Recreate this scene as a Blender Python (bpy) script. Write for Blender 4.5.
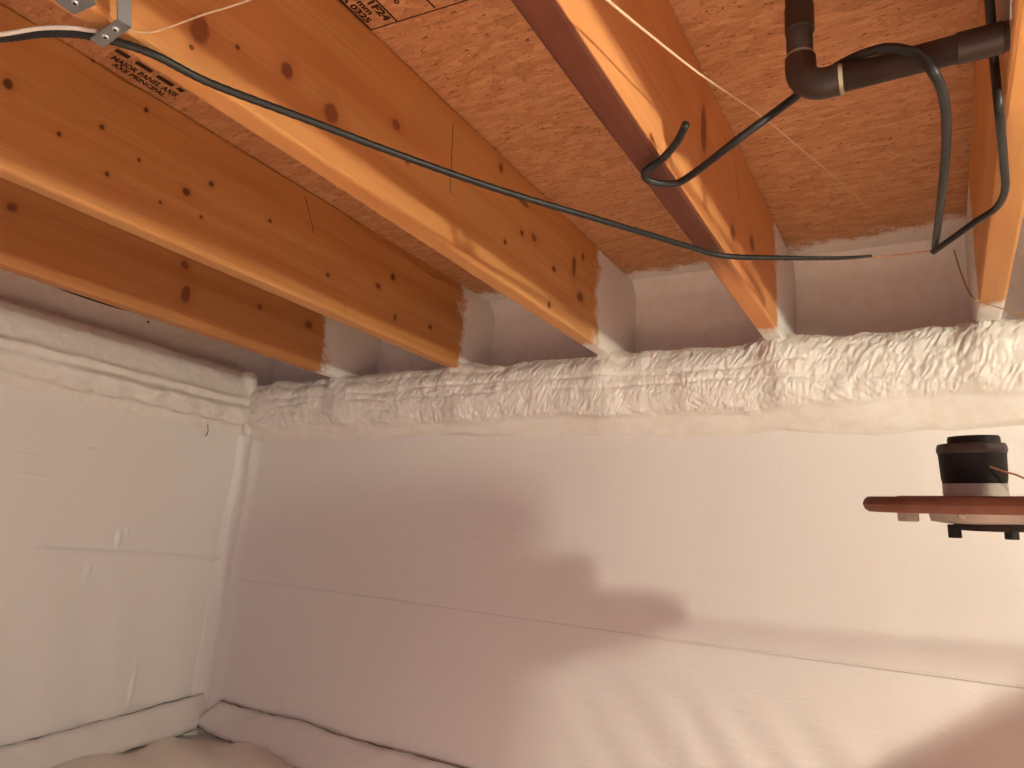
import bpy, bmesh, math, random
import numpy as np
from mathutils import Vector, Matrix
random.seed(4)
for o in list(bpy.data.objects): bpy.data.objects.remove(o)
scene = bpy.context.scene
COL = scene.collection

# ------------------------------------------------------------------ camera
CZ = 0.66                                   # lens height above the crawl-space floor
F = 694.086                                 # focal length in pixels of a 1024 wide frame
R = np.array([[0.85417861, 0.05659771, 0.51689031],
              [0.51472537, -0.23299347, -0.82508899],
              [0.07373392, 0.97082992, -0.22815032]])
cam = bpy.data.cameras.new('camera'); cam.sensor_fit = 'HORIZONTAL'; cam.sensor_width = 36
cam.lens = F / 1024 * 36; cam.clip_start = 0.01
co = bpy.data.objects.new('camera', cam); COL.objects.link(co)
M = Matrix([list(R[0]) + [0], list(R[1]) + [0], list(R[2]) + [CZ], [0, 0, 0, 1]])
co.matrix_world = M; scene.camera = co

# ------------------------------------------------------------------ light
BULB_POS = (0.90, 0.35, CZ + 0.345); BULB_R = 0.020
BULB_COL = (0.97, 1.0, 0.79); BULB_STRENGTH = 2600.0
FILL_POS = (0.05, -0.25, 0.42); FILL_TILT = 28; FILL_COL = (1.0, 0.76, 0.60); FILL_STRENGTH = 1950.0  # unseen lamp behind the lens, added for upward bounce from the floor
wd = bpy.data.worlds.new('world'); scene.world = wd; wd.use_nodes = True
wb = wd.node_tree.nodes['Background']; wb.inputs[0].default_value = (0.84, 0.73, 0.90, 1); wb.inputs[1].default_value = 0.50
scene.view_settings.view_transform = 'Standard'; scene.view_settings.look = 'None'
scene.view_settings.gamma = 1.0; scene.view_settings.use_curve_mapping = False
scene.view_settings.exposure = 0.0

# ------------------------------------------------------------------ helpers
def P(u, v, **k):
    """world point seen at photo pixel (u, v) on the plane x=, y= or z= (z relative to the lens)"""
    d = R @ np.array([u - 512, -(v - 384), -F])
    a, val = next(iter(k.items()))
    p = d * val / d['xyz'.index(a)]
    return Vector((p[0], p[1], p[2] + CZ))

def tag(o, label=None, cat=None, group=None, kind=None):
    if label: o['label'] = label
    if cat: o['category'] = cat
    if group: o['group'] = group
    if kind: o['kind'] = kind
    return o

def mesh_obj(name, verts, faces, mat, parent=None, smooth=False):
    me = bpy.data.meshes.new(name); me.from_pydata([tuple(v) for v in verts], [], [tuple(f) for f in faces])
    me.update()
    if smooth: me.polygons.foreach_set('use_smooth', [True] * len(me.polygons))
    me.materials.append(mat)
    o = bpy.data.objects.new(name, me); COL.objects.link(o)
    if parent: o.parent = parent
    return o

def bm_obj(name, bm, mat, parent=None, smooth=False):
    bmesh.ops.recalc_face_normals(bm, faces=bm.faces)
    me = bpy.data.meshes.new(name); bm.to_mesh(me); bm.free()
    if smooth: me.polygons.foreach_set('use_smooth', [True] * len(me.polygons))
    me.materials.append(mat)
    o = bpy.data.objects.new(name, me); COL.objects.link(o)
    if parent: o.parent = parent
    return o

def empty(name, loc):
    o = bpy.data.objects.new(name, None); COL.objects.link(o); o.location = loc; o.empty_display_size = .05
    return o

def adopt(root, *parts):
    """parent parts that were modelled in world space to a root standing at its own location"""
    for p in parts:
        p.parent = root; p.matrix_parent_inverse = Matrix.Translation(root.location).inverted()
    return root

def smooth_path(pts, n=10):
    pts = [Vector(p) for p in pts]
    q = [pts[0] * 2 - pts[1]] + pts + [pts[-1] * 2 - pts[-2]]
    out = []
    for i in range(1, len(q) - 2):
        a, b, c, d = q[i - 1], q[i], q[i + 1], q[i + 2]
        for k in range(n):
            t = k / n
            out.append(.5 * ((2 * b) + (c - a) * t + (2 * a - 5 * b + 4 * c - d) * t * t + (3 * b - a - 3 * c + d) * t ** 3))
    out.append(pts[-1]); return out

def tube(name, path, r, mat, parent=None, seg=12, rib=0.0):
    verts, faces = [], []; up = Vector((0, 0, 1)); n = len(path); prev = None
    for i, p in enumerate(path):
        t = (path[min(i + 1, n - 1)] - path[max(i - 1, 0)]).normalized()
        if prev is None:
            s = t.cross(up); s = s if s.length > 1e-3 else t.cross(Vector((1, 0, 0)))
        else: s = prev - t * prev.dot(t)
        s.normalize(); prev = s; b = t.cross(s)
        rr = (r[i] if isinstance(r, list) else r) * (1 + (rib if i % 2 else -rib))
        for k in range(seg):
            a = 2 * math.pi * k / seg; verts.append(p + (s * math.cos(a) + b * math.sin(a)) * rr)
    for i in range(n - 1):
        for k in range(seg):
            k2 = (k + 1) % seg; faces.append((i * seg + k, i * seg + k2, (i + 1) * seg + k2, (i + 1) * seg + k))
    faces.append(tuple(range(seg))[::-1]); faces.append(tuple((n - 1) * seg + k for k in range(seg)))
    return mesh_obj(name, verts, faces, mat, parent, True)

def lathe(name, prof, center, mat, seg=48, parent=None, axis='z', flat=False):
    """prof: list of (radius, height); closed at both ends"""
    verts, faces = [], []
    for (r, h) in prof:
        for k in range(seg):
            a = 2 * math.pi * k / seg
            v = (r * math.cos(a), r * math.sin(a), h)
            if axis == 'x': v = (h, v[0], v[1])
            verts.append(Vector(v) + Vector(center))
    n = len(prof)
    for i in range(n - 1):
        for k in range(seg):
            k2 = (k + 1) % seg; faces.append((i * seg + k, i * seg + k2, (i + 1) * seg + k2, (i + 1) * seg + k))
    faces.append(tuple(range(seg))[::-1]); faces.append(tuple((n - 1) * seg + k for k in range(seg)))
    o = mesh_obj(name, verts, faces, mat, parent, not flat)
    if not flat: shade(o, 35)
    return o

def shade(o, deg):
    me = o.data
    bm = bmesh.new(); bm.from_mesh(me)
    for e in bm.edges:
        if len(e.link_faces) == 2 and e.calc_face_angle(0) > math.radians(deg): e.smooth = False
    bm.to_mesh(me); bm.free()

def prism(name, poly, offset, mat, parent=None, bevel=0):
    """extrude a planar polygon of world points along offset"""
    bm = bmesh.new(); off = Vector(offset)
    a = [bm.verts.new(p) for p in poly]; b = [bm.verts.new(Vector(p) + off) for p in poly]
    bm.faces.new(a); bm.faces.new(b[::-1]); n = len(a)
    for i in range(n): bm.faces.new((a[i], a[(i + 1) % n], b[(i + 1) % n], b[i]))
    if bevel: bmesh.ops.bevel(bm, geom=list(bm.edges), offset=bevel, segments=2, affect='EDGES', profile=.5)
    return bm_obj(name, bm, mat, parent)

def box(name, lo, hi, mat, parent=None, bevel=0):
    x0, y0, z0 = lo; x1, y1, z1 = hi
    return prism(name, [(x0, y0, z0), (x1, y0, z0), (x1, y1, z0), (x0, y1, z0)], (0, 0, z1 - z0), mat, parent, bevel)

# numpy value noise
_rs = np.random.RandomState(7); _tab = _rs.rand(256, 256)
def vnoise(x, y):
    xi = np.floor(x).astype(int); yi = np.floor(y).astype(int); fx = x - xi; fy = y - yi
    fx = fx * fx * (3 - 2 * fx); fy = fy * fy * (3 - 2 * fy)
    g = lambda a, b: _tab[a % 256, b % 256]
    return (g(xi, yi) * (1 - fx) + g(xi + 1, yi) * fx) * (1 - fy) + (g(xi, yi + 1) * (1 - fx) + g(xi + 1, yi + 1) * fx) * fy
def fbm(x, y, o=4):
    s = 0; a = .5
    for k in range(o): s = s + a * (vnoise(x * 2 ** k + 17 * k, y * 2 ** k + 31 * k) - .5); a *= .5
    return s
def sstep(a, b, x):
    t = np.clip((x - a) / (b - a), 0, 1); return t * t * (3 - 2 * t)
def grid_obj(name, X, Y, Z, mat, parent=None, flip=False):
    n, m = X.shape; v = np.stack([X, Y, Z], -1).reshape(-1, 3)
    i, j = np.meshgrid(np.arange(n - 1), np.arange(m - 1), indexing='ij'); a = (i * m + j).ravel()
    q = np.stack([a, a + 1, a + m + 1, a + m], -1)
    if flip: q = q[:, ::-1]
    me = bpy.data.meshes.new(name)
    me.vertices.add(len(v)); me.vertices.foreach_set('co', v.ravel().astype(np.float32))
    me.loops.add(q.size); me.loops.foreach_set('vertex_index', q.ravel().astype(np.int32))
    me.polygons.add(len(q)); me.polygons.foreach_set('loop_start', np.arange(0, q.size, 4, dtype=np.int32))
    me.polygons.foreach_set('use_smooth', np.ones(len(q), bool))
    me.update(); me.validate(); me.materials.append(mat)
    o = bpy.data.objects.new(name, me); COL.objects.link(o)
    if parent: o.parent = parent
    return o

# ------------------------------------------------------------------ materials
class NT:
    def __init__(s, name):
        s.m = bpy.data.materials.new(name); s.m.use_nodes = True; s.t = s.m.node_tree; s.b = s.t.nodes['Principled BSDF']
    def n(s, ty, **k):
        x = s.t.nodes.new(ty)
        for a, b in k.items(): setattr(x, a, b)
        return x
    def l(s, a, b): s.t.links.new(a, b)
    def put(s, sock, v):
        if hasattr(v, 'is_output'): s.l(v, sock)
        elif v is not None: sock.default_value = v
    def math(s, op, a, b=None, c=None, clamp=False):
        x = s.n('ShaderNodeMath', operation=op); x.use_clamp = clamp
        for i, v in enumerate((a, b, c)): s.put(x.inputs[i], v)
        return x.outputs[0]
    def mix(s, f, a, b, mode='MIX'):
        x = s.n('ShaderNodeMix', data_type='RGBA', blend_type=mode)
        s.put(x.inputs[0], f)
        for i, v in ((6, a), (7, b)):
            if isinstance(v, tuple) and len(v) == 3: v = (*v, 1)
            s.put(x.inputs[i], v)
        return x.outputs[2]
    def pos(s): return s.n('ShaderNodeNewGeometry').outputs['Position']
    def mapping(s, v, scale=(1, 1, 1), rot=(0, 0, 0), loc=(0, 0, 0)):
        x = s.n('ShaderNodeMapping'); s.l(v, x.inputs[0]); x.inputs[1].default_value = loc
        x.inputs[2].default_value = rot; x.inputs[3].default_value = scale; return x.outputs[0]
    def noise(s, v, scale, detail=4, rough=.55, dist=0):
        x = s.n('ShaderNodeTexNoise'); s.l(v, x.inputs['Vector']); x.inputs['Scale'].default_value = scale
        x.inputs['Detail'].default_value = detail; x.inputs['Roughness'].default_value = rough; x.inputs['Distortion'].default_value = dist
        return x.outputs[0]
    def ramp(s, v, stops):
        x = s.n('ShaderNodeValToRGB'); s.l(v, x.inputs[0]); e = x.color_ramp.elements
        while len(e) < len(stops): e.new(.5)
        for i, (p, c) in enumerate(stops):
            e[i].position = p; e[i].color = (*c, 1) if isinstance(c, tuple) else (c, c, c, 1)
        return x.outputs[0]
    def sm(s, v, a, b):
        x = s.n('ShaderNodeMapRange', interpolation_type='SMOOTHSTEP'); s.put(x.inputs[0], v)
        x.inputs[1].default_value = a; x.inputs[2].default_value = b; return x.outputs[0]
    def bump(s, h, strength, dist):
        x = s.n('ShaderNodeBump'); s.l(h, x.inputs['Height']); x.inputs['Strength'].default_value = strength
        x.inputs['Distance'].default_value = dist; s.l(x.outputs[0], s.b.inputs['Normal'])
    def fin(s, col, rough=.5, spec=.5, metal=0):
        if isinstance(col, tuple): col = (*col, 1)
        s.put(s.b.inputs['Base Color'], col); s.put(s.b.inputs['Roughness'], rough)
        s.b.inputs['Specular IOR Level'].default_value = spec; s.b.inputs['Metallic'].default_value = metal
        return s.m
    def sep(s, v):
        x = s.n('ShaderNodeSeparateXYZ'); s.l(v, x.inputs[0]); return x.outputs

ZB, ZT = .467, .704            # joist underside and subfloor, above the lens
FOAM = (0.87, 0.81, 0.75)

def mat_wood(name, knots, ywhite, tint=(1, 1, 1), cracks=(), zlean=.6, stain=None):
    """sawn pine in world space: grain runs along y; knots = (y, z, ry, rz); overspray of foam past y = ywhite"""
    t = NT(name); p = t.pos()
    seed = random.uniform(0, 50)
    g1 = t.noise(t.mapping(p, (9, .9, 22), loc=(seed, seed, 0)), 1.0, 5, .6, .6)
    g2 = t.noise(t.mapping(p, (60, 2.5, 160), loc=(seed, 0, 3)), 1.0, 3, .6, .3)
    big = t.noise(t.mapping(p, (2, 1.2, 5), loc=(0, seed, 0)), 1.0, 2, .5)
    col = t.ramp(g1, [(.3, (.50, .20, .063)), (.5, (.585, .268, .092)), (.72, (.65, .34, .13))])
    col = t.mix(t.math('MULTIPLY', t.sm(g2, .5, .75), .35), col, (.42, .155, .05))
    col = t.mix(t.math('MULTIPLY', t.sm(big, .52, .7), .4), col, (.55, .20, .062))
    y, z = t.sep(p)[1], t.sep(p)[2]
    wob = t.math('SUBTRACT', t.noise(t.mapping(p, (1, 1, 1)), 70, 2), .5)
    for (ky, kz, ry, rz) in knots:
        dy = t.math('DIVIDE', t.math('SUBTRACT', y, ky), ry); dz = t.math('DIVIDE', t.math('SUBTRACT', z, kz), rz)
        d = t.math('ADD', t.math('SQRT', t.math('ADD', t.math('MULTIPLY', dy, dy), t.math('MULTIPLY', dz, dz))), t.math('MULTIPLY', wob, .6))
        core = t.math('MULTIPLY', t.sm(d, 1.2, .65), .85)
        halo = t.math('MULTIPLY', t.sm(d, 2.8, 1.0), .30)
        dark = (.075, .022, .011) if max(ry, rz) < .009 else (.20, .062, .026)
        col = t.mix(halo, col, (.40, .13, .045)); col = t.mix(core, col, dark)
    for (y0, z0, y1, z1, wd_) in cracks:          # short checks in the face
        L = math.hypot(y1 - y0, z1 - z0); uy, uz = (y1 - y0) / L, (z1 - z0) / L
        a = t.math('SUBTRACT', y, y0); b = t.math('SUBTRACT', z, z0)
        al = t.math('ADD', t.math('MULTIPLY', a, uy), t.math('MULTIPLY', b, uz))
        pe = t.math('ABSOLUTE', t.math('ADD', t.math('SUBTRACT', t.math('MULTIPLY', b, uy), t.math('MULTIPLY', a, uz)), t.math('MULTIPLY', wob, .004)))
        mk = t.math('MULTIPLY', t.sm(pe, wd_, wd_ * .4), t.math('MULTIPLY', t.sm(al, -.002, .004), t.sm(al, L + .002, L - .004)))
        col = t.mix(t.math('MULTIPLY', mk, .85), col, (.06, .02, .01))
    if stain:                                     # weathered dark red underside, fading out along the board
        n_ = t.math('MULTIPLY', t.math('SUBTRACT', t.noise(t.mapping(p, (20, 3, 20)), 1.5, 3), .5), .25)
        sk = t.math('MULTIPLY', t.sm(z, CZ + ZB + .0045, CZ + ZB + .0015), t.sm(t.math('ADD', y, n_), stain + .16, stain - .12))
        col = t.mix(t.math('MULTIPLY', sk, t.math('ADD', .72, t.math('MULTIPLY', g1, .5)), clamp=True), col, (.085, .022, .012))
    edge = t.noise(p, 26, 4, .6)
    fine = t.noise(p, 220, 2, .6)
    yy = t.math('ADD', y, t.math('ADD', t.math('MULTIPLY', t.math('SUBTRACT', edge, .5), .10), t.math('MULTIPLY', t.math('SUBTRACT', fine, .5), .05)))
    yy = t.math('SUBTRACT', yy, t.math('MULTIPLY', t.math('SUBTRACT', z, CZ + .58), -.10 * zlean))
    w = t.sm(yy, ywhite - .018, ywhite + .018)
    col = t.mix(tuple([0]) and w, t.mix(1.0, col, (*tint, 1), 'MULTIPLY'), FOAM)
    h = t.math('ADD', t.math('MULTIPLY', g2, .5), t.math('MULTIPLY', g1, .5))
    t.bump(h, .25, .0015)
    return t.fin(col, .62, .3)

def mat_osb():
    t = NT('oriented_strand_board'); p = t.pos()
    layers = []
    warp = t.n('ShaderNodeTexNoise'); t.l(p, warp.inputs['Vector']); warp.inputs['Scale'].default_value = 6
    for k, (rot, sc) in enumerate(((.15, 1.0), (-.35, 1.2), (.62, 1.5), (1.35, 1.25))):
        v = t.n('ShaderNodeTexVoronoi'); v.feature = 'F1'
        t.l(t.mapping(p, (34 * sc, 105 * sc, 20), rot=(0, 0, rot), loc=(k * 3.3, k * 7.1, .37 * k)), v.inputs['Vector']); v.inputs['Scale'].default_value = .75
        s = t.sep(v.outputs['Color'])
        st = t.noise(t.mapping(p, (14, 260, 10), rot=(0, 0, rot), loc=(k, 0, 0)), 1.0, 3, .6)
        layers.append((s[0], s[1], st, v.outputs['Distance']))
    tone = layers[0][0]; grain = layers[0][2]
    for i in (1, 2, 3):
        top = t.math('GREATER_THAN', layers[i][1], .52)
        m1 = t.n('ShaderNodeMix'); t.l(top, m1.inputs[0]); t.l(tone, m1.inputs[2]); t.l(layers[i][0], m1.inputs[3]); tone = m1.outputs[0]
        m2 = t.n('ShaderNodeMix'); t.l(top, m2.inputs[0]); t.l(grain, m2.inputs[2]); t.l(layers[i][2], m2.inputs[3]); grain = m2.outputs[0]
    mixv = t.math('ADD', t.math('MULTIPLY', tone, .30), t.math('ADD', t.math('MULTIPLY', grain, .48), t.math('MULTIPLY', t.noise(t.mapping(p, (170, 420, 100), rot=(0, 0, .2)), 1.0, 4, .7), .24)))
    col = t.ramp(mixv, [(.15, (.36, .145, .058)), (.42, (.47, .215, .094)), (.60, (.55, .272, .128)), (.82, (.68, .385, .20))])
    gap = t.noise(t.mapping(p, (70, 190, 30), rot=(0, 0, .25)), 1.0, 4, .65, .8)
    gap2 = t.noise(t.mapping(p, (85, 200, 30), rot=(0, 0, -.5), loc=(4, 2, 0)), 1.0, 4, .65, .8)
    holes = t.math('MAXIMUM', t.sm(gap, .60, .68), t.sm(gap2, .61, .69))
    col = t.mix(t.math('MULTIPLY', holes, .85), col, (.11, .036, .016))
    y = t.sep(p)[1]
    e = t.noise(p, 18, 4, .6); f = t.noise(p, 150, 2, .6)
    yy = t.math('ADD', y, t.math('ADD', t.math('MULTIPLY', t.math('SUBTRACT', e, .5), .10), t.math('MULTIPLY', t.math('SUBTRACT', f, .5), .04)))
    xx = t.sep(p)[0]
    yy = t.math('ADD', yy, t.math('MULTIPLY', t.math('MAXIMUM', t.math('ADD', xx, .30), 0.0), .08))
    w = t.sm(yy, 1.535, 1.575)
    col = t.mix(w, col, FOAM)
    h = t.math('ADD', mixv, t.math('MULTIPLY', holes, -.8))
    t.bump(h, .45, .003)
    return t.fin(col, .6, .3)

def mat_poly(name, base, dirt=.0):
    t = NT(name); p = t.pos()
    w1 = t.noise(t.mapping(p, (3, 3, 1.1)), 1.6, 4, .5, .6)
    w2 = t.noise(t.mapping(p, (5, 5, 14)), 2.5, 4, .6, 1.0)
    w3 = t.noise(p, 55, 3, .6)
    h = t.math('ADD', t.math('ADD', t.math('MULTIPLY', w1, .7), t.math('MULTIPLY', w2, .12)), t.math('MULTIPLY', w3, .03))
    t.bump(h, .5, .02)
    c = t.mix(t.math('MULTIPLY', t.sm(w3, .55, .75), .12 + dirt), base, tuple(x * .82 for x in base))
    r = t.math('ADD', .26, t.math('MULTIPLY', w2, .2))
    m = t.fin(c, r, .5)
    return m

def mat_foam(name, dots=()):
    t = NT(name); p = t.pos()
    a = t.noise(p, 40, 4, .6); b = t.noise(p, 260, 3, .6)
    c = t.mix(t.sm(a, .35, .7), FOAM, tuple(x * f for x, f in zip(FOAM, (.95, .92, .87))))
    y, z = t.sep(p)[1], t.sep(p)[2]
    for (ky, kz, ry, rz) in dots:
        dy = t.math('DIVIDE', t.math('SUBTRACT', y, ky), ry); dz = t.math('DIVIDE', t.math('SUBTRACT', z, kz), rz)
        d = t.math('SQRT', t.math('ADD', t.math('MULTIPLY', dy, dy), t.math('MULTIPLY', dz, dz)))
        c = t.mix(t.sm(d, 1.1, .8), c, (.03, .015, .01))
    t.bump(t.math('ADD', a, t.math('MULTIPLY', b, .35)), .35, .004)
    return t.fin(c, .42, .4)

def simple(name, col, rough=.5, spec=.5, metal=0, var=.2, sc=60, bump=.15):
    t = NT(name); p = t.pos(); n = t.noise(p, sc, 4, .6)
    c = t.mix(n, tuple(x * (1 - var) for x in col), tuple(min(1, x * (1 + var)) for x in col))
    if bump: t.bump(n, bump, .002)
    return t.fin(c, rough, spec, metal)

M_foam = mat_foam('spray_foam')
M_poly = mat_poly('white_vapour_sheet', (.82, .765, .725))
M_polyL = mat_poly('white_vapour_sheet_side', (.84, .785, .74))
M_floor = mat_poly('floor_sheet', (.80, .70, .61), .1)
M_strip = simple('footing_strip_sheet', (.74, .68, .64), .4, .4, var=.06, sc=20)
M_dirt = simple('dirt', (.13, .09, .07), .9, .1)
M_black = simple('black_cable_sheath', (.016, .014, .013), .45, .35, var=.3)
M_abs = simple('black_drain_plastic', (.034, .020, .015), .48, .35, var=.45, sc=35)
M_cement = simple('dried_pipe_cement', (.30, .24, .15), .4, .5)
M_white = simple('white_cable_sheath', (.72, .62, .52), .45, .4, var=.08)
M_string = simple('tan_string', (.70, .50, .32), .7, .2, var=.1)
M_copper = simple('copper_wire', (.42, .19, .09), .4, .5, metal=.4)
M_galv = simple('galvanised_steel', (.34, .35, .37), .42, .5, metal=.85, var=.25, sc=45)
M_nail = simple('nail_head', (.75, .74, .74), .35, .5, metal=.7)
M_hole = simple('dark_hole', (.02, .015, .012), .8, .2)
M_rust = simple('rusted_iron', (.16, .062, .036), .7, .3, var=.45, sc=50, bump=.4)
M_grey = simple('dull_grey_metal', (.40, .33, .28), .5, .4, metal=.3, var=.25)
M_rubber = simple('black_rubber', (.013, .008, .006), .6, .22, var=.4)
M_ink = simple('black_ink', (.035, .014, .008), .7, .2, var=.5, sc=300, bump=0)
M_lip = simple('scuffed_black_plastic', (.04, .026, .021), .5, .35, var=.5)
M_brass = simple('zinc_bolt', (.85, .72, .5), .25, .5, metal=.8)

# ------------------------------------------------------------------ setting
YW, XW = 1.53, -2.0            # face of the back wall and of the left wall
XR, YN = 1.4, -1.0             # how far the place is built to the right and behind the lens
SEAM = CZ - .166

ceil = box('ceiling', (-2.3, YN, CZ + ZT), (XR, 1.75, CZ + ZT + .018), mat_osb())
tag(ceil, 'oriented strand board subfloor overhead', kind='structure')

# back wall: a white sheet hung over the concrete, wrinkled, with a rounded inside corner
xs = np.concatenate([np.linspace(XW - .02, XW + .14, 40), np.linspace(XW + .144, XR, 520)]); zs = np.concatenate([np.linspace(CZ + .40, SEAM + .0012, 170), np.linspace(SEAM - .0012, -.02, 170)])
Xg, Zg = np.meshgrid(xs, zs, indexing='ij')
Zr = Zg - CZ
d = fbm(Xg * 2.2, Zg * 1.2, 3) * .016 + fbm(Xg * 7 + Zg * 2.0, Zg * 1.6 + 9, 3) * .004 * (1.2 - sstep(-.25, .3, Zr))
# slack folds low on the sheet, leaning to the right
fold = np.sin((Xg * 1.0 + Zr * .75) * 52 + 6 * fbm(Xg * 3, Zg * 3, 2)) * .0013 * sstep(-.20, -.34, Zr) * sstep(-.9, -.5, Xg) * (1 + 3 * fbm(Xg * 4, Zg * 4, 2))
fold2 = np.sin((Xg * 1.0 - Zr * .10) * 60 + 5 * fbm(Xg * 3, Zg * 2 + 5, 2)) * .0007 * sstep(.05, -.1, Zr) * sstep(-.95, -1.15, Xg)
Yg = YW + d + fold + fold2 - .0020 * (Zg > SEAM)
rc = .055 + .02 * fbm(Zg * 5, Zg * 0 + 3, 2)
tcor = np.clip((XW + rc - Xg) / rc, 0, 1.25)
Yg = Yg - rc * (1 - np.sqrt(np.clip(1 - np.minimum(tcor, 1) ** 2, 0, 1))) - .012 * np.exp(-((Xg - XW - .045) / .02) ** 2) * (1 + fbm(Zg * 9, Zg * 0, 3) * 1.6)
wall_back = grid_obj('wall_back', Xg, Yg, Zg, M_poly)
tag(wall_back, 'back wall hung with a white plastic vapour sheet', kind='structure')
pts = [Vector((x, YW - .0025 + float(fbm(np.array(x * 2.2), np.array(SEAM * 1.2), 3) * .016 + fbm(np.array(x * 7 + SEAM * 2), np.array(SEAM * 1.6 + 9), 3) * .004 * 1.0), SEAM + .002 * math.sin(x * 3))) for x in np.linspace(XW + .1, XR - .02, 120)]
tag(tube('seam_cord', pts, .0021, M_poly, wall_back, 8), 'raised lap seam across the sheet')

# left wall
ys = np.concatenate([np.linspace(YN, .7, 60), np.linspace(.704, YW + .02, 380)]); zs = np.linspace(CZ + .42, -.03, 380)
Yg, Zg = np.meshgrid(ys, zs, indexing='ij'); Zr = Zg - CZ
Xg = XW + fbm(Yg * 2.0 + 4, Zg * 1.5, 3) * .018 + fbm(Yg * 6, Zg * 9, 3) * .004 * sstep(.3, -.1, Zr)
Xg = Xg + .006 * np.exp(-((Zr + .098 + .02 * (Yg - 1.1)) / .006) ** 2) * sstep(.9, 1.0, Yg)
Xg = Xg + np.sin(Yg * 34 + Zr * 5) * .003 * sstep(-.05, -.3, Zr)
for (u, v, ly, lz, am) in ((118, 540, .008, .022, .006), (127, 532, .006, .010, .005), (133, 682, .007, .05, .006), (90, 450, .02, .006, .004), (34, 476, .03, .006, .004), (30, 455, .03, .005, .003), (88, 572, .008, .018, .005), (234, 480, .008, .05, .005)):
    q = P(u, v, x=XW); Xg = Xg + am * np.exp(-((Yg - q.y) / ly) ** 2 - ((Zg - q.z) / lz) ** 2)
wall_left = grid_obj('wall_left', Xg, Yg, Zg, M_polyL, flip=True)
tag(wall_left, 'left wall hung with a white plastic vapour sheet', kind='structure')

# floor sheet with loose folds
xs = np.linspace(XW - .03, XR, 300); ys = np.linspace(YN, YW + .03, 260)
Xg, Yg = np.meshgrid(xs, ys, indexing='ij')
near = np.exp(-(((Xg + 1.75) / .45) ** 2 + ((Yg - 1.35) / .5) ** 2))
Zg = .012 + fbm(Xg * 3, Yg * 3, 4) * .03 + near * (.038 + .011 * np.sin((Xg * .55 + Yg * 1.0) * 26 + 3 * fbm(Xg * 4, Yg * 4, 2)))
Zg = np.maximum(Zg, .001)
floor = grid_obj('floor', Xg, Yg, Zg, M_floor, flip=True)
tag(floor, 'floor under a loose beige plastic sheet', kind='structure')

# rim behind the joists, coated with smooth foam
YRIM, XRIM = 1.64, -2.07
def rim(name, fixed, along0, along1, axis, mat, label):
    a = np.linspace(along0, along1, 300); z = np.linspace(CZ + ZT + .002, CZ + .40, 60)
    A, Z = np.meshgrid(a, z, indexing='ij')
    dsp = fbm(A * 3, Z * 3, 4) * .018 + fbm(A * 24, Z * 24, 3) * .003
    dsp = dsp - .035 * sstep(CZ + ZT - .05, CZ + ZT + .01, Z) - .03 * sstep(CZ + .52, CZ + .44, Z)
    if axis == 'y': o = grid_obj(name, A, fixed + dsp, Z, mat)
    else: o = grid_obj(name, fixed - dsp, A, Z, mat, flip=True)
    return tag(o, label, kind='structure')
rim('wall_rim_back', YRIM, XW - .12, XR, 'y', M_foam, 'rim at the joist ends coated with smooth white foam')
dots = []
for (u, v, ry, rz) in ((148, 322, .004, .004),):
    q = P(u, v, x=XRIM); dots.append((q.y, q.z, ry, rz))
q0, q1 = P(56, 287.5, x=XRIM), P(128, 310.5, x=XRIM)
dots.append(((q0.y + q1.y) / 2, (q0.z + q1.z) / 2, abs(q1.y - q0.y) / 2, .0055))
rim('wall_rim_left', XRIM, YN, YRIM + .03, 'x', mat_foam('side_rim_foam', dots), 'rim along the left side coated with smooth white foam')

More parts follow.
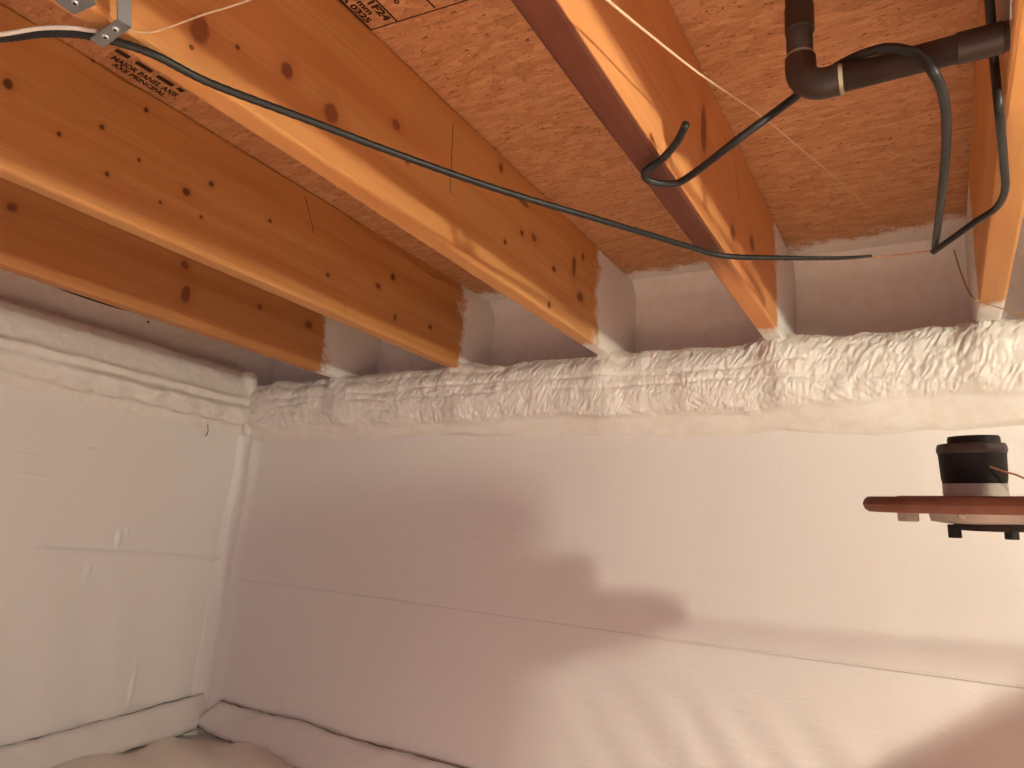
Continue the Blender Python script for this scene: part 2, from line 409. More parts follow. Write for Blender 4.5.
# ------------------------------------------------------------------ spray foam bands
JX = [(-1.59, -1.552), (-1.145, -1.107), (-.692, -.656), (-.300, -.262), (.077, .115), (.468, .506)]
jc = [(a + b) / 2 for a, b in JX]
def back_foam():
    x = np.linspace(XW + .01, .75, 1500)
    prof = np.array([(1.556, .252), (1.535, .268), (1.520, .292), (1.505, .325), (1.487, .355), (1.478, .40), (1.480, .432), (1.492, .458), (1.52, .473), (1.56, .479), (1.60, .482), (1.66, .49)])
    seg = np.r_[0, np.cumsum(np.hypot(*np.diff(prof, axis=0).T))]; s = np.linspace(0, seg[-1], 180)
    py = np.interp(s, seg, prof[:, 0]); pz = np.interp(s, seg, prof[:, 1])
    k = np.ones(9) / 9
    pad = lambda a: np.convolve(np.r_[[a[0]] * 4, a, [a[-1]] * 4], k, 'valid')
    py, pz = pad(py), pad(pz)
    ty, tz = np.gradient(py), np.gradient(pz); L = np.hypot(ty, tz); ny, nz = -tz / L, ty / L
    Xg, S = np.meshgrid(x, s, indexing='ij')
    rough = sstep(.055, .085, S) * (1 - .75 * sstep(.27, .31, S))
    rag = .022 * fbm(Xg * 9, Xg * 0 + 2, 3)
    rough = sstep(.075, .105, S + rag - .030 * sstep(-.45, .05, Xg)) * (1 - .75 * sstep(.27, .31, S))
    lump = np.zeros_like(Xg)
    for (cx, cs, rx, rs, a) in ((-1.09, .13, .06, .06, .014), (-.66, .11, .07, .06, .014), (-.26, .16, .06, .07, .018), (-.15, .09, .14, .05, .012), (-1.5, .16, .06, .05, .008), (.12, .14, .1, .08, .016), (-.45, .12, .08, .05, .008), (-.9, .17, .1, .04, .006)):
        lump += a * np.exp(-((Xg - cx) / rx) ** 2 - ((S - cs) / rs) ** 2)
    def ridge(ang, fu, fv, o):                       # short strands lying in one direction
        wx = Xg + .012 * fbm(Xg * 22 + o, S * 22, 2); ws = S + .012 * fbm(Xg * 22, S * 22 + o, 2)
        u = wx * math.cos(ang) + ws * math.sin(ang); v = -wx * math.sin(ang) + ws * math.cos(ang)
        n_ = vnoise(u * fu + o, v * fv + 2 * o)
        return 1 - np.abs(2 * n_ - 1)
    left = sstep(-.35, -.75, Xg)
    wob = fbm(Xg * 9, S * 9, 3)
    beads = np.abs(np.sin(S * 70 + wob * 3.0)) ** .8                     # ropes laid along the wall
    p1 = sstep(-.07, .07, fbm(Xg * 6 + 40, S * 10, 3)); p2 = sstep(-.07, .07, fbm(Xg * 7 + 80, S * 11 + 7, 3))
    st = ridge(-.55, 130, 48, 3.) * p1 + ridge(-.1, 150, 62, 11.) * (1 - p1) * p2 + ridge(1.1, 95, 40, 23.) * (1 - p1) * (1 - p2)
    line = np.exp(-((S - .185 + .02 * fbm(Xg * 5, Xg * 0, 2)) / .004) ** 2) + np.exp(-((S - .16 + .025 * fbm(Xg * 6 + 9, Xg * 0, 2)) / .004) ** 2)   # furrows between passes
    fine = ridge(-.3, 230, 110, 31.)
    h = lump + rough * (.0042 * beads * (.35 + .65 * left) + (.0046 * st + .0022 * fine) * (1 - .3 * left) - .0045 * line * (.15 + .85 * p2) + fbm(Xg * 40, S * 40, 3) * .005 + fbm(Xg * 13, S * 11, 3) * .024 + fbm(Xg * 26, S * 24, 2) * .010)
    h = h + fbm(Xg * 5, S * 8, 3) * .012 * sstep(.0, .05, S)
    for c in jc:                                                       # foam gathers round each joist end
        h += .014 * np.exp(-((Xg - c) / .035) ** 2) * sstep(.15, .2, S)
    right = sstep(-.3, .2, Xg)
    h = h - .03 * (1 - sstep(.0, .05, S + .05 * fbm(Xg * 7, Xg * 0 + 5, 3)))
    Y = py[None, :] + ny[None, :] * h - .004 * right; Z = pz[None, :] + nz[None, :] * h - .004 * right
    return grid_obj('spray_foam_band', Xg, Y, Z + CZ, M_foam)
fo = back_foam()
tag(fo, 'bumpy off-white spray foam band running along the top of the back wall', 'insulation')

def left_foam():
    y = np.linspace(YN, YW - .02, 900)
    prof = np.array([(-2.03, .27), (-2.000, .295), (-1.983, .325), (-1.965, .34), (-1.952, .375), (-1.955, .42), (-1.965, .47), (-1.985, .51), (-2.02, .525), (-2.08, .53)])
    seg = np.r_[0, np.cumsum(np.hypot(*np.diff(prof, axis=0).T))]; s = np.linspace(0, seg[-1], 130)
    px = np.interp(s, seg, prof[:, 0]); pz = np.interp(s, seg, prof[:, 1]); k = np.ones(7) / 7
    pad = lambda a: np.convolve(np.r_[[a[0]] * 3, a, [a[-1]] * 3], k, 'valid')
    px, pz = pad(px), pad(pz)
    tx, tz = np.gradient(px), np.gradient(pz); L = np.hypot(tx, tz); nx, nz = tz / L, -tx / L
    Yg, S = np.meshgrid(y, s, indexing='ij')
    wob = fbm(Yg * 8, S * 8, 3)
    w = sstep(.85, .97, Yg)
    rope = np.exp(-((S - .165 + .02 * wob) / .010) ** 2) * .010 + np.exp(-((S - .135 + .03 * wob) / .009) ** 2) * .009 * w
    blobs = sstep(.075, .10, S + .02 * fbm(Yg * 12, S, 2)) * (1 - sstep(.125, .15, S)) * (.014 + .007 * np.sin(Yg * 62 + 6 * fbm(Yg * 7, S * 20, 2))) * (.35 + .65 * w)
    h = rope + blobs + fbm(Yg * 5, S * 6, 3) * .014 + fbm(Yg * 40, S * 40, 3) * .0025 + fbm(Yg * 18, S * 14, 3) * .008 * sstep(.06, .12, S)
    return grid_obj('spray_foam_band', px[None, :] + nx[None, :] * h, Yg, pz[None, :] + nz[None, :] * h + CZ, M_foam, flip=True)
tag(left_foam(), 'smoother cream spray foam band along the top of the left wall', 'insulation')
# foam bead closing the corner between the two bands
pts = [Vector((XW + .020, YW - .045, CZ + .505)), Vector((XW + .030, YW - .055, CZ + .485)), Vector((XW + .032, YW - .045, CZ + .44)), Vector((XW + .035, YW - .035, CZ + .38)), Vector((XW + .03, YW - .03, CZ + .33)), Vector((XW + .02, YW - .02, CZ + .30))]
sp = smooth_path(pts, 8)
tag(tube('foam_bead', sp, [(.026 + .002 * math.sin(i * .3) - .014 * max(0, (i - 26) / 14)) * min(1, .25 + i * .14) for i in range(len(sp))], M_foam, None, 20), 'rounded vertical bead of foam filling the corner of the two walls', 'insulation')

# ------------------------------------------------------------------ footing strips at the foot of the walls
def strip(name, top, bot, out, label):
    n = 60; T = smooth_path(top, 12); B = smooth_path(bot, 12); n = min(len(T), len(B)); o = Vector(out)
    v, f = [], []; m = 6
    for i in range(n):
        for k in range(m + 1):
            t = k / m; p = T[i].lerp(B[i], t) + o * (.010 + .028 * t + .006 * math.sin(t * math.pi))
            p += o * float(fbm(np.array(i * .35), np.array(t * 1.5), 2)) * .02
            v.append(p)
    for i in range(n - 1):
        for k in range(m): a = i * (m + 1) + k; f.append((a, a + 1, a + m + 2, a + m + 1))
    s = mesh_obj(name, v, f, M_strip, None, True)
    md = s.modifiers.new('thick', 'SOLIDIFY'); md.thickness = .004; md.offset = 0
    tag(s, label, 'plastic strip')
    def line(nm, idx):
        pa = [v[i * (m + 1) + idx] + o * .003 + Vector((0, 0, .001 * math.sin(i * 1.7))) for i in range(n)]
        rr = [max(.0002, .0008 + .0042 * float(fbm(np.array(i * .55 + idx * 9), np.array(3.), 3))) for i in range(n)]
        return tag(tube(nm, pa, rr, M_dirt, s, 6), 'dark line of dirt along the edge')
    line('dirt_edge', 0); line('dirt_edge', m)
    return s
def zs_(u, v, x=None, y=None): return P(u, v, x=x) if x is not None else P(u, v, y=y)
strip('footing_strip', [P(-60, 762, x=-2.0), P(2, 745, x=-2.0), P(80, 725, x=-2.0), P(150, 706, x=-2.0), P(219, 687, x=-2.0)],
      [P(-20, 792, x=-2.0), P(60, 768, x=-2.0), P(115, 749, x=-2.0), P(170, 733, x=-2.0), P(206, 719, x=-2.0)], (1, 0, 0),
      'pale plastic strip at the foot of the left wall')
strip('footing_strip', [P(224, 700, y=1.53), P(262, 711, y=1.53), P(300, 719, y=1.53), P(360, 739, y=1.53), P(435, 758, y=1.53), P(560, 794, y=1.53)],
      [P(206, 721, y=1.53), P(232, 736, y=1.53), P(262, 744, y=1.53), P(300, 762, y=1.53), P(360, 782, y=1.53), P(480, 812, y=1.53)], (0, -1, 0),
      'greyer plastic strip at the foot of the back wall, running right from the corner')

# ------------------------------------------------------------------ floor joists
def joist(i, mat, label, wane=0.0):
    x0, x1 = JX[i]; n = 140; ys = np.linspace(YN + .02, 1.655, n); bev = .005
    z0, z1 = CZ + ZB, CZ + ZT
    prof = [(x0 + bev, z0), (x1 - bev, z0), (x1 - bev * .3, z0 + bev * .3), (x1, z0 + bev), (x1, z1 - bev), (x1 - bev * .3, z1 - bev * .3), (x1 - bev, z1), (x0 + bev, z1), (x0, z1 - bev), (x0, z0 + bev), (x0 + bev * .3, z0 + bev * .3)]
    v, f = [], []; m = len(prof)
    for j, y in enumerate(ys):
        for k, (px, pz) in enumerate(prof):
            dx = float(fbm(np.array(y * 3 + 13 * i), np.array(k * .0 + (0 if k in (3, 4, 5) else 7)), 3)) * .003
            dz = float(fbm(np.array(y * 7 + 29 * i), np.array(k * 1.3), 3)) * .003
            if k in (4, 5) and wane:                       # bark edge left at the top of the board
                wv = max(0, float(fbm(np.array(y * 4.5 + 3), np.array(11. + i), 3)) - .02) * wane
                dz -= wv; dx -= wv * .4 if k == 5 else 0
            v.append((px + dx, y, pz + dz))
    for j in range(n - 1):
        for k in range(m): k2 = (k + 1) % m; f.append((j * m + k, j * m + k2, (j + 1) * m + k2, (j + 1) * m + k))
    f.append(tuple(range(m))[::-1]); f.append(tuple((n - 1) * m + k for k in range(m)))
    o = mesh_obj('floor_joist', v, [q[::-1] for q in f], mat, None, False)
    bm = bmesh.new(); bm.from_mesh(o.data); bmesh.ops.recalc_face_normals(bm, faces=bm.faces); bm.to_mesh(o.data); bm.free()
    return tag(o, label, 'joist', 'floor joists')
def K(x, lst):
    out = []
    for (u, v, ru, rv) in lst:
        c = P(u, v, x=x); a = P(u + ru, v, x=x); b = P(u, v + rv, x=x)
        out.append((c.y, c.z, max(abs(a.y - c.y), .003), max(abs(b.z - c.z), .003)))
    return out
def CR(x, lst):
    out = []
    for (u0, v0, u1, v1, w) in lst:
        a, b = P(u0, v0, x=x), P(u1, v1, x=x); out.append((a.y, a.z, b.y, b.z, w))
    return out
x = JX[0][1]
m0 = mat_wood('pine_joist_a', K(x, [(12, 207, 6, 5), (185, 265, 4, 4), (186, 294, 5, 10), (260, 307, 3, 3), (309, 325, 4, 4)]), P(325, 345, x=x).y, (.86, .80, .78))
x = JX[1][1]
m1 = mat_wood('pine_joist_b', K(x, [(8, 84, 6, 6), (59, 134, 3, 3), (102, 127, 3, 3), (146, 110, 2.5, 3), (186, 192, 4.5, 4.5), (211, 184, 3, 3), (107, 174, 2.5, 3), (93, 60, 2.5, 2.5), (378, 286, 3, 3), (393, 277, 2.5, 3.5), (328, 275, 2, 2.5), (201, 217, 2, 2), (139, 160, 2, 2), (160, 202, 2, 2), (270, 221, 2, 2), (395, 317, 1.5, 4), (430, 327, 2, 2)]),
              P(462, 330, x=x).y, (.88, .83, .78), CR(x, [(305, 195, 314, 234, .0016), (345, 304, 346, 316, .0012)]))
x = JX[2][1]
m2 = mat_wood('pine_joist_c', K(x, [(200, 29, 11, 17), (287, 70, 7, 9), (331, 113, 8, 11), (396, 125, 4.5, 6), (192, 47, 2, 2.5), (238, 47, 2.5, 3), (407, 161, 2.5, 3), (523, 202, 7, 3), (501, 168, 2, 5), (580, 297, 3.5, 5), (574, 266, 2, 11), (583, 257, 1.6, 4), (554, 269, 2, 3), (522, 233, 2, 3), (534, 238, 2.5, 4), (549, 305, 1.4, 4), (505, 242, 1.5, 3)]),
              P(597, 300, x=x).y, (1.0, 1.0, .98), CR(x, [(453, 122, 450, 194, .0016)]))
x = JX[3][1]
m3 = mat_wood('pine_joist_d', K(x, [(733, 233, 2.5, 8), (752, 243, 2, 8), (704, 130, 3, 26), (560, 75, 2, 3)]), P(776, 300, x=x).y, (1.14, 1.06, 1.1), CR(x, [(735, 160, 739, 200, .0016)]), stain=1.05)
x = JX[4][0]
m4 = mat_wood('pine_joist_e', K(x, [(975, 70, 3, 4), (985, 40, 2, 3)]), 1.37, (1.12, 1.22, 1.25))
m5 = mat_wood('pine_joist_f', [(.4, CZ + .58, .01, .012), (.9, CZ + .55, .008, .008)], 1.43, (1, .94, .9))
J = [joist(0, m0, 'darkest orange pine joist, farthest left, next to the foamed left wall'),
     joist(1, m1, 'pine joist with many small knots, second from the left wall', .10),
     joist(2, m2, 'pine joist with three large brown knots and a metal strap wrapped under it'),
     joist(3, m3, 'reddish pine joist with a dark underside behind the bent cable end'),
     joist(4, m4, 'pine joist at the right edge that the drain pipe runs into'),
     joist(5, m5, 'pine joist in the upper right corner beyond the drain pipe')]

# ------------------------------------------------------------------ printing on the subfloor
ZI = ZT - .0006
def print_text(s, end, size, align='RIGHT', squash=1.0):
    cu = bpy.data.curves.new('print', 'FONT'); cu.body = s; cu.size = size; cu.align_x = align; cu.align_y = 'CENTER'; cu.offset = size * .045; cu.resolution_u = 3
    tmp = bpy.data.objects.new('print', cu); COL.objects.link(tmp)
    dg = bpy.context.evaluated_depsgraph_get(); me = bpy.data.meshes.new_from_object(tmp.evaluated_get(dg))
    bpy.data.objects.remove(tmp)
    # letters read along +y, tops towards +x, facing down
    for v in me.vertices:
        a, b = v.co.x * squash, v.co.y; v.co = (end.x + b, end.y + a, CZ + ZI)
    me.materials.append(M_ink)
    o = bpy.data.objects.new('stamp_text', me); COL.objects.link(o); o.parent = ceil
    return o
def ink_line(a, b, w):
    a, b = P(*a, z=ZI), P(*b, z=ZI); d = (b - a); s = Vector((d.y, -d.x, 0)).normalized() * w / 2
    return prism('stamp_line', [a + s, b + s, b - s, a - s], (0, 0, .0004), M_ink, ceil)
ink_line((308.5, -31), (371, 30), .0026); ink_line((371, 30), (520, -16), .0018); ink_line((345, -31), (397, 21.5), .0026); ink_line((395, -32), (435, 8), .0026)
print_text('1F24', P(388, 20, z=ZI), .0165, squash=1.25); print_text('18 mm', P(371.5, 14, z=ZI), .014, squash=1.2)
print_text('A 0325', P(369.5, 22.5, z=ZI), .014, squash=1.3)
print_text('o', P(399, 3.5, z=ZI), .014)
e0, e1 = P(113, 55.5, z=ZI), P(178, 95, z=ZI)
def fit_text(s, a, b, size):
    o = print_text(s, a, size, 'LEFT'); me = o.data; ys_ = [v.co.y for v in me.vertices]; k = (b.y - a.y) / (max(ys_) - a.y)
    for v in me.vertices:
        t = (v.co.y - a.y) * k; v.co.y = a.y + t; v.co.x += (b.x - a.x) * (t / max(1e-6, b.y - a.y))
fit_text('MAJOR PANEL AXIS', P(112, 57, z=ZI), P(177, 96, z=ZI), .0185)
fit_text('AXE PRINCIPAL', P(113, 64, z=ZI), P(165, 96, z=ZI), .0165)
for (a, b) in (((116, 50), (129.5, 58)), ((136, 62), (152, 72)), ((157, 76), (173, 86)), ((178, 88), (183, 92))):
    ink_line(a, b, .0105)

# ------------------------------------------------------------------ cables, wires and string
ZC = ZB - .0105
pts = [Vector((-1.93, .06, CZ + ZC - .002)), Vector((-1.55, .12, CZ + ZC - .004)), Vector((-1.12, .20, CZ + ZC - .006)), P(-60, 40, z=ZC - .01), P(0, 38, z=ZC - .006), P(45, 33, z=ZC - .002), P(92, 36, z=ZC), P(150, 53, z=ZC), P(210, 83, z=ZC), P(300, 117, z=ZC), P(400, 155, z=ZC - .002), P(500, 190, z=ZC - .003), P(600, 220, z=ZC - .003), P(650, 235, z=ZC), P(690, 247, z=ZC), P(725, 256, z=ZC), P(790, 258, z=ZC), P(840, 258, z=ZC), P(872, 256, z=ZC)]
sp = smooth_path(pts, 14); nn = len(sp)
tag(tube('ribbed_cable', sp, [.0043 if i < nn * .84 else .0043 - .0024 * (i - nn * .84) / (nn * .16) for i in range(nn)], M_black, None, 12, .05), 'long thin black ribbed cable running under the joists from the metal strap', 'cable')
pts = [P(864, 257, z=ZC), P(885, 256.5, z=ZC), P(910, 253.5, z=ZC), P(934, 250, z=ZC)]
tag(tube('copper_wire', smooth_path(pts, 8), .0011, M_copper, None, 8), 'short bare copper wire from the thin cable end to the cable loop', 'wire')
pts = [Vector((-1.93, .045, CZ + ZC)), Vector((-1.55, .105, CZ + ZC)), Vector((-1.12, .187, CZ + ZC - .002)), P(-50, 38, z=ZC - .006), P(0, 34.5, z=ZC - .006), P(40, 28.5, z=ZC - .001), P(70, 28, z=ZC), P(98, 31.5, z=ZC)]
tag(tube('white_cable', smooth_path(pts, 10), .0022, M_white, None, 10), 'white cable lying against the black cable left of the metal strap', 'cable')
pts = [P(128, 31, z=ZC), P(150, 32.5, z=ZC), P(175, 25, z=ZC), P(205, 14, z=ZC), P(232, 6, z=ZC), P(262, -6, z=ZC), P(340, -50, z=ZC), P(470, -85, z=ZC + .004)]
tag(tube('tan_wire', smooth_path(pts, 10), .0009, M_string, None, 8), 'thin tan wire curving up and right from the metal strap', 'wire')
a, b = P(590, -14, z=ZC - .004), P(848, 187, z=.60)
pts = [P(500, -78, z=ZC + .005), P(592, -12, z=ZC), P(640, 27, z=.475), P(700, 74, z=.50), P(760, 115, z=.53), P(800, 148, z=.56), P(848, 188, z=.60), P(866, 206, z=.63)]
sp = smooth_path(pts, 8)
tag(tube('tan_string', sp, [.0015 - .0010 * i / len(sp) for i in range(len(sp))], M_string, None, 8), 'taut pale string slanting across the reddish joist to the subfloor', 'string')

# horizontal pipe position: along x, entering the side of the fifth joist
pe = P(1008, 36, x=JX[4][0]); YP, ZP = pe.y, pe.z - CZ
# cable that loops over the pipe
zc = ZP - .034
pts = [P(686, 124, z=.47), P(676, 143, z=.465), P(660, 161, z=.46), P(645, 172, z=.455), P(650, 181, z=.45), P(672, 184, z=.45), P(690, 176, z=.452), P(740, 138, y=.70), P(790, 101, y=YP + .032), P(822, 76, y=YP + .028), P(845, 62, y=YP + .006), P(866, 53, y=YP - .016), P(890, 48, y=YP - .024), P(915, 54, y=YP - .024), P(935, 75, y=YP - .022), P(945, 105, z=ZC - .006), P(946, 150, z=ZC), P(941, 200, z=ZC), P(935, 247, z=ZC)]
tag(tube('bent_cable', smooth_path(pts, 12), .0046, M_black, None, 14), 'thick black cable with a hooked free end, looping over the drain pipe', 'cable')
pts = [P(933, 252, z=ZC - .010), P(950, 240, z=ZC - .008), P(975, 222, z=ZC), P(996, 208, z=ZC), P(1005, 190, z=ZC), P(1004, 165, z=ZC), P(999, 110, z=ZC - .004), P(994, 60, z=ZC + .052), P(991, 20, z=ZC + .06), P(987, -30, z=ZC + .07), P(984, -70, z=ZC + .12), P(984, -90, z=ZT)]
tag(tube('hanging_cable', smooth_path(pts, 12), .0042, M_black, None, 14), 'black cable swinging down the right joist and back to the loop', 'cable')
pts = [P(954, 250, z=.60), P(960, 270, z=.53), P(968, 290, z=.49), P(977, 300, z=ZB - .003), P(1000, 308, z=ZB - .004), P(1030, 316, z=ZB - .006), P(1060, 320, z=ZB)]
tag(tube('copper_wire', smooth_path(pts, 8), .0011, M_copper, None, 8), 'thin brown wire drooping past the foot of the right joist', 'wire')

# ------------------------------------------------------------------ drain pipe
pl = P(806, 88, y=YP); XE, rP = P(801, 88, y=YP).x, .0132
root = empty('drain_pipe', (XE, YP, CZ + ZP))
h_ = tube('horizontal_pipe', [Vector((XE + .02, YP, CZ + ZP)), Vector((JX[5][0] + .005, YP, CZ + ZP))], rP, M_abs, None, 32)
cp = lathe('coupling', [(rP, 0), (rP + .0012, .001), (rP + .0012, .036), (rP, .037)], (JX[4][0] - .040, YP, CZ + ZP), M_abs, 32, None, 'x')
el = []
rE = .024
for k in range(9):
    a = k / 8 * math.pi / 2; el.append(Vector((XE + rE - rE * math.sin(a) if False else XE + rE * (1 - math.cos(a)) * 1.0, YP, CZ + ZP + rE * (1 - math.sin(a)))))
path = [Vector((XE, YP, CZ + ZP + rE + .012))] + el + [Vector((XE + rE + .012, YP, CZ + ZP))]
eb = tube('elbow', path, rP + .0022, M_abs, None, 32); shade(eb, 40)
c1 = lathe('cement_ring', [(rP, 0), (rP + .0022, .0006), (rP + .0012, .004), (rP, .0045)], (XE + rE + .012, YP, CZ + ZP), M_cement, 32, None, 'x')
c2 = lathe('cement_ring', [(rP, 0), (rP + .0018, .0006), (rP + .001, .004), (rP, .0045)], (XE, YP, CZ + ZP + rE + .012), M_cement, 32)
v_ = tube('vertical_pipe', [Vector((XE, YP, CZ + ZP + rE)), Vector((XE - .002, YP, CZ + ZT + .004))], rP, M_abs, None, 32)
vc = lathe('coupling', [(rP, 0), (rP + .0016, .001), (rP + .0016, .03), (rP, .041)], (XE, YP, CZ + ZP + rE + .045), M_abs, 32)
adopt(root, h_, cp, eb, c1, c2, v_, vc)
tag(root, 'black plastic drain pipe with an elbow, dropping from the subfloor into the right joist', 'pipe')

# ------------------------------------------------------------------ metal straps under the third joist
def strap(polys, nails, label, loc):
    r = empty('metal_strap', loc); ps = []
    for (pts_, off) in polys: ps.append(prism('plate', pts_, off, M_galv, None))
    for (c, nrm) in nails:
        n_ = Vector(nrm)
        bm = bmesh.new(); bmesh.ops.create_cone(bm, cap_ends=True, segments=14, radius1=.0032, radius2=.0026, depth=.0014, matrix=Matrix.Translation(c + n_ * .0007) @ n_.to_track_quat('Z', 'Y').to_matrix().to_4x4())
        nl = bm_obj('nail', bm, M_nail, None)
        bm = bmesh.new(); bmesh.ops.create_cone(bm, cap_ends=True, segments=12, radius1=.0017, radius2=.0017, depth=.0004, matrix=Matrix.Translation(c + n_ * .0016) @ n_.to_track_quat('Z', 'Y').to_matrix().to_4x4())
        hl = bm_obj('nail_recess', bm, M_hole, None); ps.append(nl); adopt(r, nl); hl.parent = nl; hl.matrix_parent_inverse = Matrix.Translation(r.location).inverted() @ Matrix.Identity(4)
        hl.matrix_parent_inverse = nl.matrix_world.inverted() if False else Matrix.Identity(4)
    adopt(r, *ps)
    return tag(r, label, 'bracket')
zs2 = ZB - .0195
D_ = (0, 0, -1)
xf = JX[2][1] + .001
p1 = [P(90, 39, z=zs2), P(103, 48, z=zs2), P(131, 28, z=zs2), P(117, 20, z=zs2)]
e1_, e2_ = p1[2], p1[3]
p2 = [e1_, e2_, Vector((max(e2_.x, xf) , e2_.y - .018, CZ + ZB + .058)), Vector((max(e1_.x, xf), e1_.y - .018, CZ + ZB + .058))]
strap([(p1, (0, 0, .0015)), (p2, (.0015, 0, 0))], [(P(105.5, 36.5, z=zs2), D_), (P(115.5, 29, z=zs2), D_)], 'galvanised strap with nails bent round the joist over the cable', p1[0])
z3 = ZB - .003
p3 = [P(50, -8, z=z3), P(56, 2, z=z3), P(74, 15, z=z3), P(96, 5, z=z3), P(92, -6, z=z3), P(80, -16, z=z3)]
strap([(p3, (0, 0, .0015))], [(P(75, 2.5, z=z3), D_)], 'flat galvanised plate under the joist at the top left edge', p3[0])
# nail plate on the right joist behind the pipe
x4 = JX[4][0]
prt = prism('nail_plate', [P(997, 22, x=x4), P(1012, 19, x=x4), P(1013, -18, x=x4), P(1000, -18, x=x4)], (-.0015, 0, 0), M_galv, J[4])

# ------------------------------------------------------------------ flanged disc in front of the back wall
YD = 0.957
def D(u, v): return P(u, v, y=YD)
cx = D(974, 470).x; pxm = (D(1000, 500) - D(950, 500)).length / 50          # metres per pixel there
zt = lambda v: D(974, v).z
zp0, zp1 = zt(513.5) + .001, zt(497)
RD = cx - D(863, 503).x
root = empty('pipe_flange', (cx, YD, zp0))
th = zp1 - zp0
disc = lathe('disc', [(RD * .55, zp0), (RD - .006, zp0), (RD - .002, zp0 + th * .18), (RD, zp0 + th * .5), (RD - .002, zp0 + th * .82), (RD - .006, zp1), (RD * .7, zp1), (RD * .66, zp1 + .001), (RD * .2, zp1 + .001)], (cx, YD, 0), M_rust, 64)
rc_ = 34 * pxm
zc0, zc1, zc2 = zt(497), zt(484), zt(446)
col_ = lathe('collar', [(rc_ * .98, zc0 - .002), (rc_ * .98, zc1), (rc_ * .9, zc1 + .001)], (cx, YD, 0), M_grey, 48)
cyl = lathe('sleeve', [(rc_ * .95, zc1 - .002), (rc_ * 1.0, zc1 + .006), (rc_ * 1.03, zc2 - .012), (rc_ * 1.04, zc2 - .010), (rc_ * 1.04, zc2 - .004), (rc_ * 1.01, zc2 + .001), (rc_ * .8, zc2 + .001)], (cx, YD, 0), M_rubber, 48)
cap = lathe('cap', [(rc_ * .80, zc2 - .012), (rc_ * .80, zt(440)), (rc_ * .77, zt(437.5)), (rc_ * .6, zt(437))], (cx + .003, YD, 0), M_rubber, 48)
rimr = lathe('sleeve_lip', [(rc_ * 1.04, zc2 - .010), (rc_ * 1.07, zc2 - .008), (rc_ * 1.075, zc2 - .004), (rc_ * 1.03, zc2 + .001), (rc_ * .9, zc2 + .002)], (cx, YD, 0), M_lip, 48)
low = lathe('lower_plate', [(RD * .40, zp0 - .012), (RD * .5, zp0 - .010), (RD * .52, zp0 + .001)], (cx + .012, YD, 0), M_grey, 48)
zb0 = zt(533); 
base = lathe('gasket', [(.026, zb0 + .004), (.036, zb0 + .0035), (.040, zb0 + .009), (.040, zp0 - .009), (.03, zp0 - .008)], (cx + .016, YD, 0), M_rubber, 40)
for o_ in (disc, low):
    for v in o_.data.vertices: v.co.y = YD + (v.co.y - YD) * .80            # the plate is an oval
adopt(root, disc, col_, cyl, cap, rimr, low, base)
def bolt(px_, yoff, z_hi, z_lo, r, mat, nm='bolt'):
    c = D(px_, 520); bm = bmesh.new()
    bmesh.ops.create_cone(bm, cap_ends=True, segments=6, radius1=r, radius2=r, depth=z_hi - z_lo, matrix=Matrix.Translation((c.x, YD + yoff, (z_hi + z_lo) / 2)))
    bmesh.ops.bevel(bm, geom=list(bm.edges), offset=.0008, segments=1, affect='EDGES')
    o = bm_obj(nm, bm, mat); adopt(root, o); return o
bolt(909, -.02, zp0 + .002, zt(522), .0125, M_grey); bolt(953, -.028, zt(524), zt(537), .0075, M_rubber); bolt(1008, -.028, zt(524), zt(537), .0075, M_rubber); bolt(962, -.04, zp0 + .001, zt(518), .005, M_brass)
bolt(1026, -.04, zp0 + .001, zt(519), .005, M_brass)
# arm that carries the disc and the post it is fixed to, right of the frame
XPOST = .56
arm = tube('arm', [Vector((cx + RD * .9, YD, zp1 + .003)), Vector((XPOST - .0225, YD, zp1 + .003))], .0042, M_grey)
adopt(root, arm)
pts = [Vector((cx + .014, YD - rc_ * .98, zt(468))), Vector((cx + .034, YD - rc_ * 1.0, zt(475))), Vector((cx + .075, YD - rc_ * .9, zt(483))), Vector((.30, YD - .02, zt(488))), Vector((XPOST - .024, YD - .004, zt(482)))]
wr = tube('lead_wire', smooth_path(pts, 8), .0011, M_copper); adopt(root, wr)
root.rotation_euler = (math.radians(5.8), math.radians(-1.2), 0)
tag(root, 'rusty brown oval plate carrying a black cylinder, at the right edge before the white wall', 'flange')
post = empty('steel_post', (XPOST, YD, 0))
sh = tube('shaft', [Vector((XPOST, YD, .03)), Vector((XPOST, YD, CZ + ZT - .014))], .022, M_grey, None, 24)
bp = box('base_plate', (XPOST - .07, YD - .07, .018), (XPOST + .07, YD + .07, .032), M_grey, None, .002)
tp = box('top_plate', (XPOST - .052, YD - .07, CZ + ZT - .014), (XPOST + .07, YD + .07, CZ + ZT - .001), M_grey, None, .002)
adopt(post, sh, bp, tp); tag(post, 'grey steel post standing to the right of the rusty plate', 'post')

# board leaning against the post: its shadow crosses the lower right of the wall
def lean_board():
    B = Vector(BULB_POS)
    def at(u, v, y):
        s = P(u, v, y=YW); t = (y - B.y) / (s.y - B.y); return B.lerp(s, t)
    yb = YD - .045
    a, b = at(1024, 684, yb), at(862, 768, yb)
    d = (a - b).normalized(); nrm = Vector((d.z, 0, -d.x))
    lo = b + d * ((.03 - b.z) / d.z); hi = a + d * .36
    return prism('leaning_board', [lo, hi, hi + nrm * .235, lo + nrm * .235 + d * (-(nrm.z * .235) / d.z)], (0, -.019, 0), m5, None, .002)
tag(lean_board(), 'wide pine board leaning against the steel post at the right', 'board')

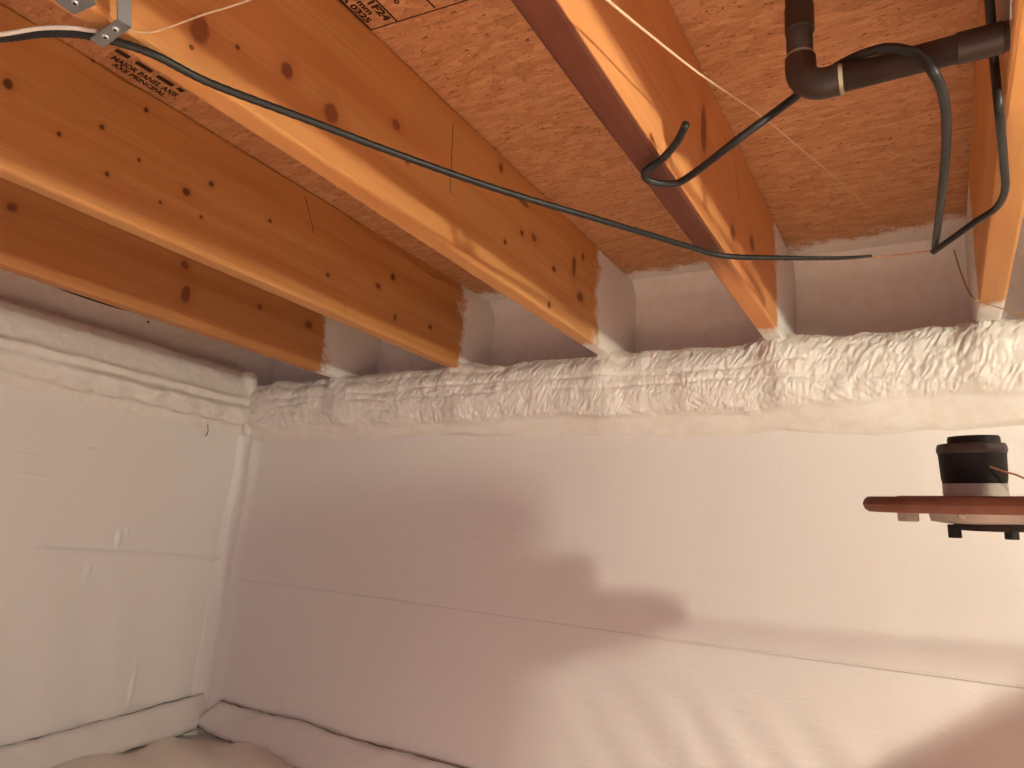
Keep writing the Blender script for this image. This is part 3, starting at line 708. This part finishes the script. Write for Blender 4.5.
# roll of sheeting standing on end right of the frame: it keeps the bulb off the left half of the back wall
RX, RY, RR, RH = .400, .620, .064, CZ + .30
vs, fs = [], []; n = 260
for k in range(n):                                    # spiral of sheet, wound outwards
    a = k / n * 2 * math.pi * 5; r = .020 + (RR - .020) * k / (n - 1)
    for z_ in (.03, RH): vs.append((RX + r * math.cos(a), RY + r * math.sin(a), z_ + .004 * math.sin(a * .4)))
for k in range(n - 1): fs.append((2 * k, 2 * k + 2, 2 * k + 3, 2 * k + 1))
roll = mesh_obj('plastic_roll', vs, fs, M_poly, None, True)
md = roll.modifiers.new('thick', 'SOLIDIFY'); md.thickness = .003; md.offset = 0
tag(roll, 'upright roll of white plastic sheet standing on the floor at the right', 'plastic roll')

# ------------------------------------------------------------------ small dark thread hanging from the foam of the left wall
pts = [P(207.5, 424, x=-1.965), P(208, 431, x=-1.965), P(206, 436, x=-1.966)]
th_ = tag(tube('dark_thread', smooth_path(pts, 6), [.0012 + .0008 * (i / 12) ** 2 for i in range(13)], M_dirt, None, 8), 'tiny dark thread hanging below the foam on the left wall', 'thread')

# ------------------------------------------------------------------ the bulb that lights the crawl space
root = empty('pendant_bulb', (BULB_POS[0], BULB_POS[1], BULB_POS[2] - .03))
t = NT('bulb_glow'); e = t.n('ShaderNodeEmission'); e.inputs[0].default_value = (*BULB_COL, 1); e.inputs[1].default_value = BULB_STRENGTH
t.l(e.outputs[0], t.t.nodes['Material Output'].inputs[0])
bz = BULB_POS[2]
gl = lathe('bulb', [(.004, bz - BULB_R), (.47 * BULB_R, bz - .88 * BULB_R), (.8 * BULB_R, bz - .6 * BULB_R), (BULB_R, bz), (.9 * BULB_R, bz + .5 * BULB_R), (.013, bz + .9 * BULB_R), (.012, bz + .040)], (BULB_POS[0], BULB_POS[1], 0), t.m, 24)
so = lathe('socket', [(.013, bz + .040), (.019, bz + .042), (.019, bz + .085), (.010, bz + .095)], (BULB_POS[0], BULB_POS[1], 0), M_rubber, 24)
cd = tube('cord', [Vector((BULB_POS[0], BULB_POS[1], bz + .09)), Vector((BULB_POS[0], BULB_POS[1], CZ + ZT))], .003, M_white)
adopt(root, gl, so, cd); tag(root, 'bare lit bulb on a cord hanging from the subfloor', 'lamp')

# ------------------------------------------------------------------ unseen fill lamp behind the lens, added to bounce soft light off the floor sheet
root = empty('fill_lamp', FILL_POS)
t = NT('fill_lamp_glow'); e = t.n('ShaderNodeEmission'); e.inputs[0].default_value = (*FILL_COL, 1); e.inputs[1].default_value = FILL_STRENGTH
t.l(e.outputs[0], t.t.nodes['Material Output'].inputs[0])
M_enamel = simple('white_enamel', (.75, .74, .72), .6, .3, var=.05)
sg = 40; prof = [(.024, 0), (.060, -.020), (.088, -.055), (.100, -.100), (.1025, -.100), (.091, -.053), (.063, -.016), (.026, .004)]
vv, ff = [], []
for (r_, h_) in prof:
    for k in range(sg):
        a = 2 * math.pi * k / sg; vv.append((r_ * math.cos(a), r_ * math.sin(a), h_))
for i in range(len(prof)):
    i2 = (i + 1) % len(prof)
    for k in range(sg):
        k2 = (k + 1) % sg; ff.append((i * sg + k, i * sg + k2, i2 * sg + k2, i2 * sg + k))
rf = mesh_obj('lamp_shade', vv, ff, M_enamel, root, True); shade(rf, 50)
lathe('bulb', [(.012, -.004), (.016, -.014), (.030, -.036), (.028, -.052), (.012, -.064)], (0, 0, 0), t.m, 24, root)
lathe('socket', [(.010, .052), (.020, .048), (.024, .002), (.014, -.004)], (0, 0, 0), M_rubber, 24, root)
root.rotation_euler = (math.radians(FILL_TILT), 0, 0)
W = Matrix.Translation(FILL_POS) @ Matrix.Rotation(math.radians(FILL_TILT), 4, 'X')
top = W @ Vector((0, 0, .05)); iv = W.inverted()
pts = [iv @ p for p in smooth_path([top, top + Vector((0, -.012, .05)), Vector((FILL_POS[0], top.y - .015, .9)), Vector((FILL_POS[0], top.y - .015, CZ + ZT))], 8)]
tube('cord', pts, .003, M_black, root)
tag(root, 'added white fill lamp hanging low behind the lens, lighting the floor sheet', 'lamp')
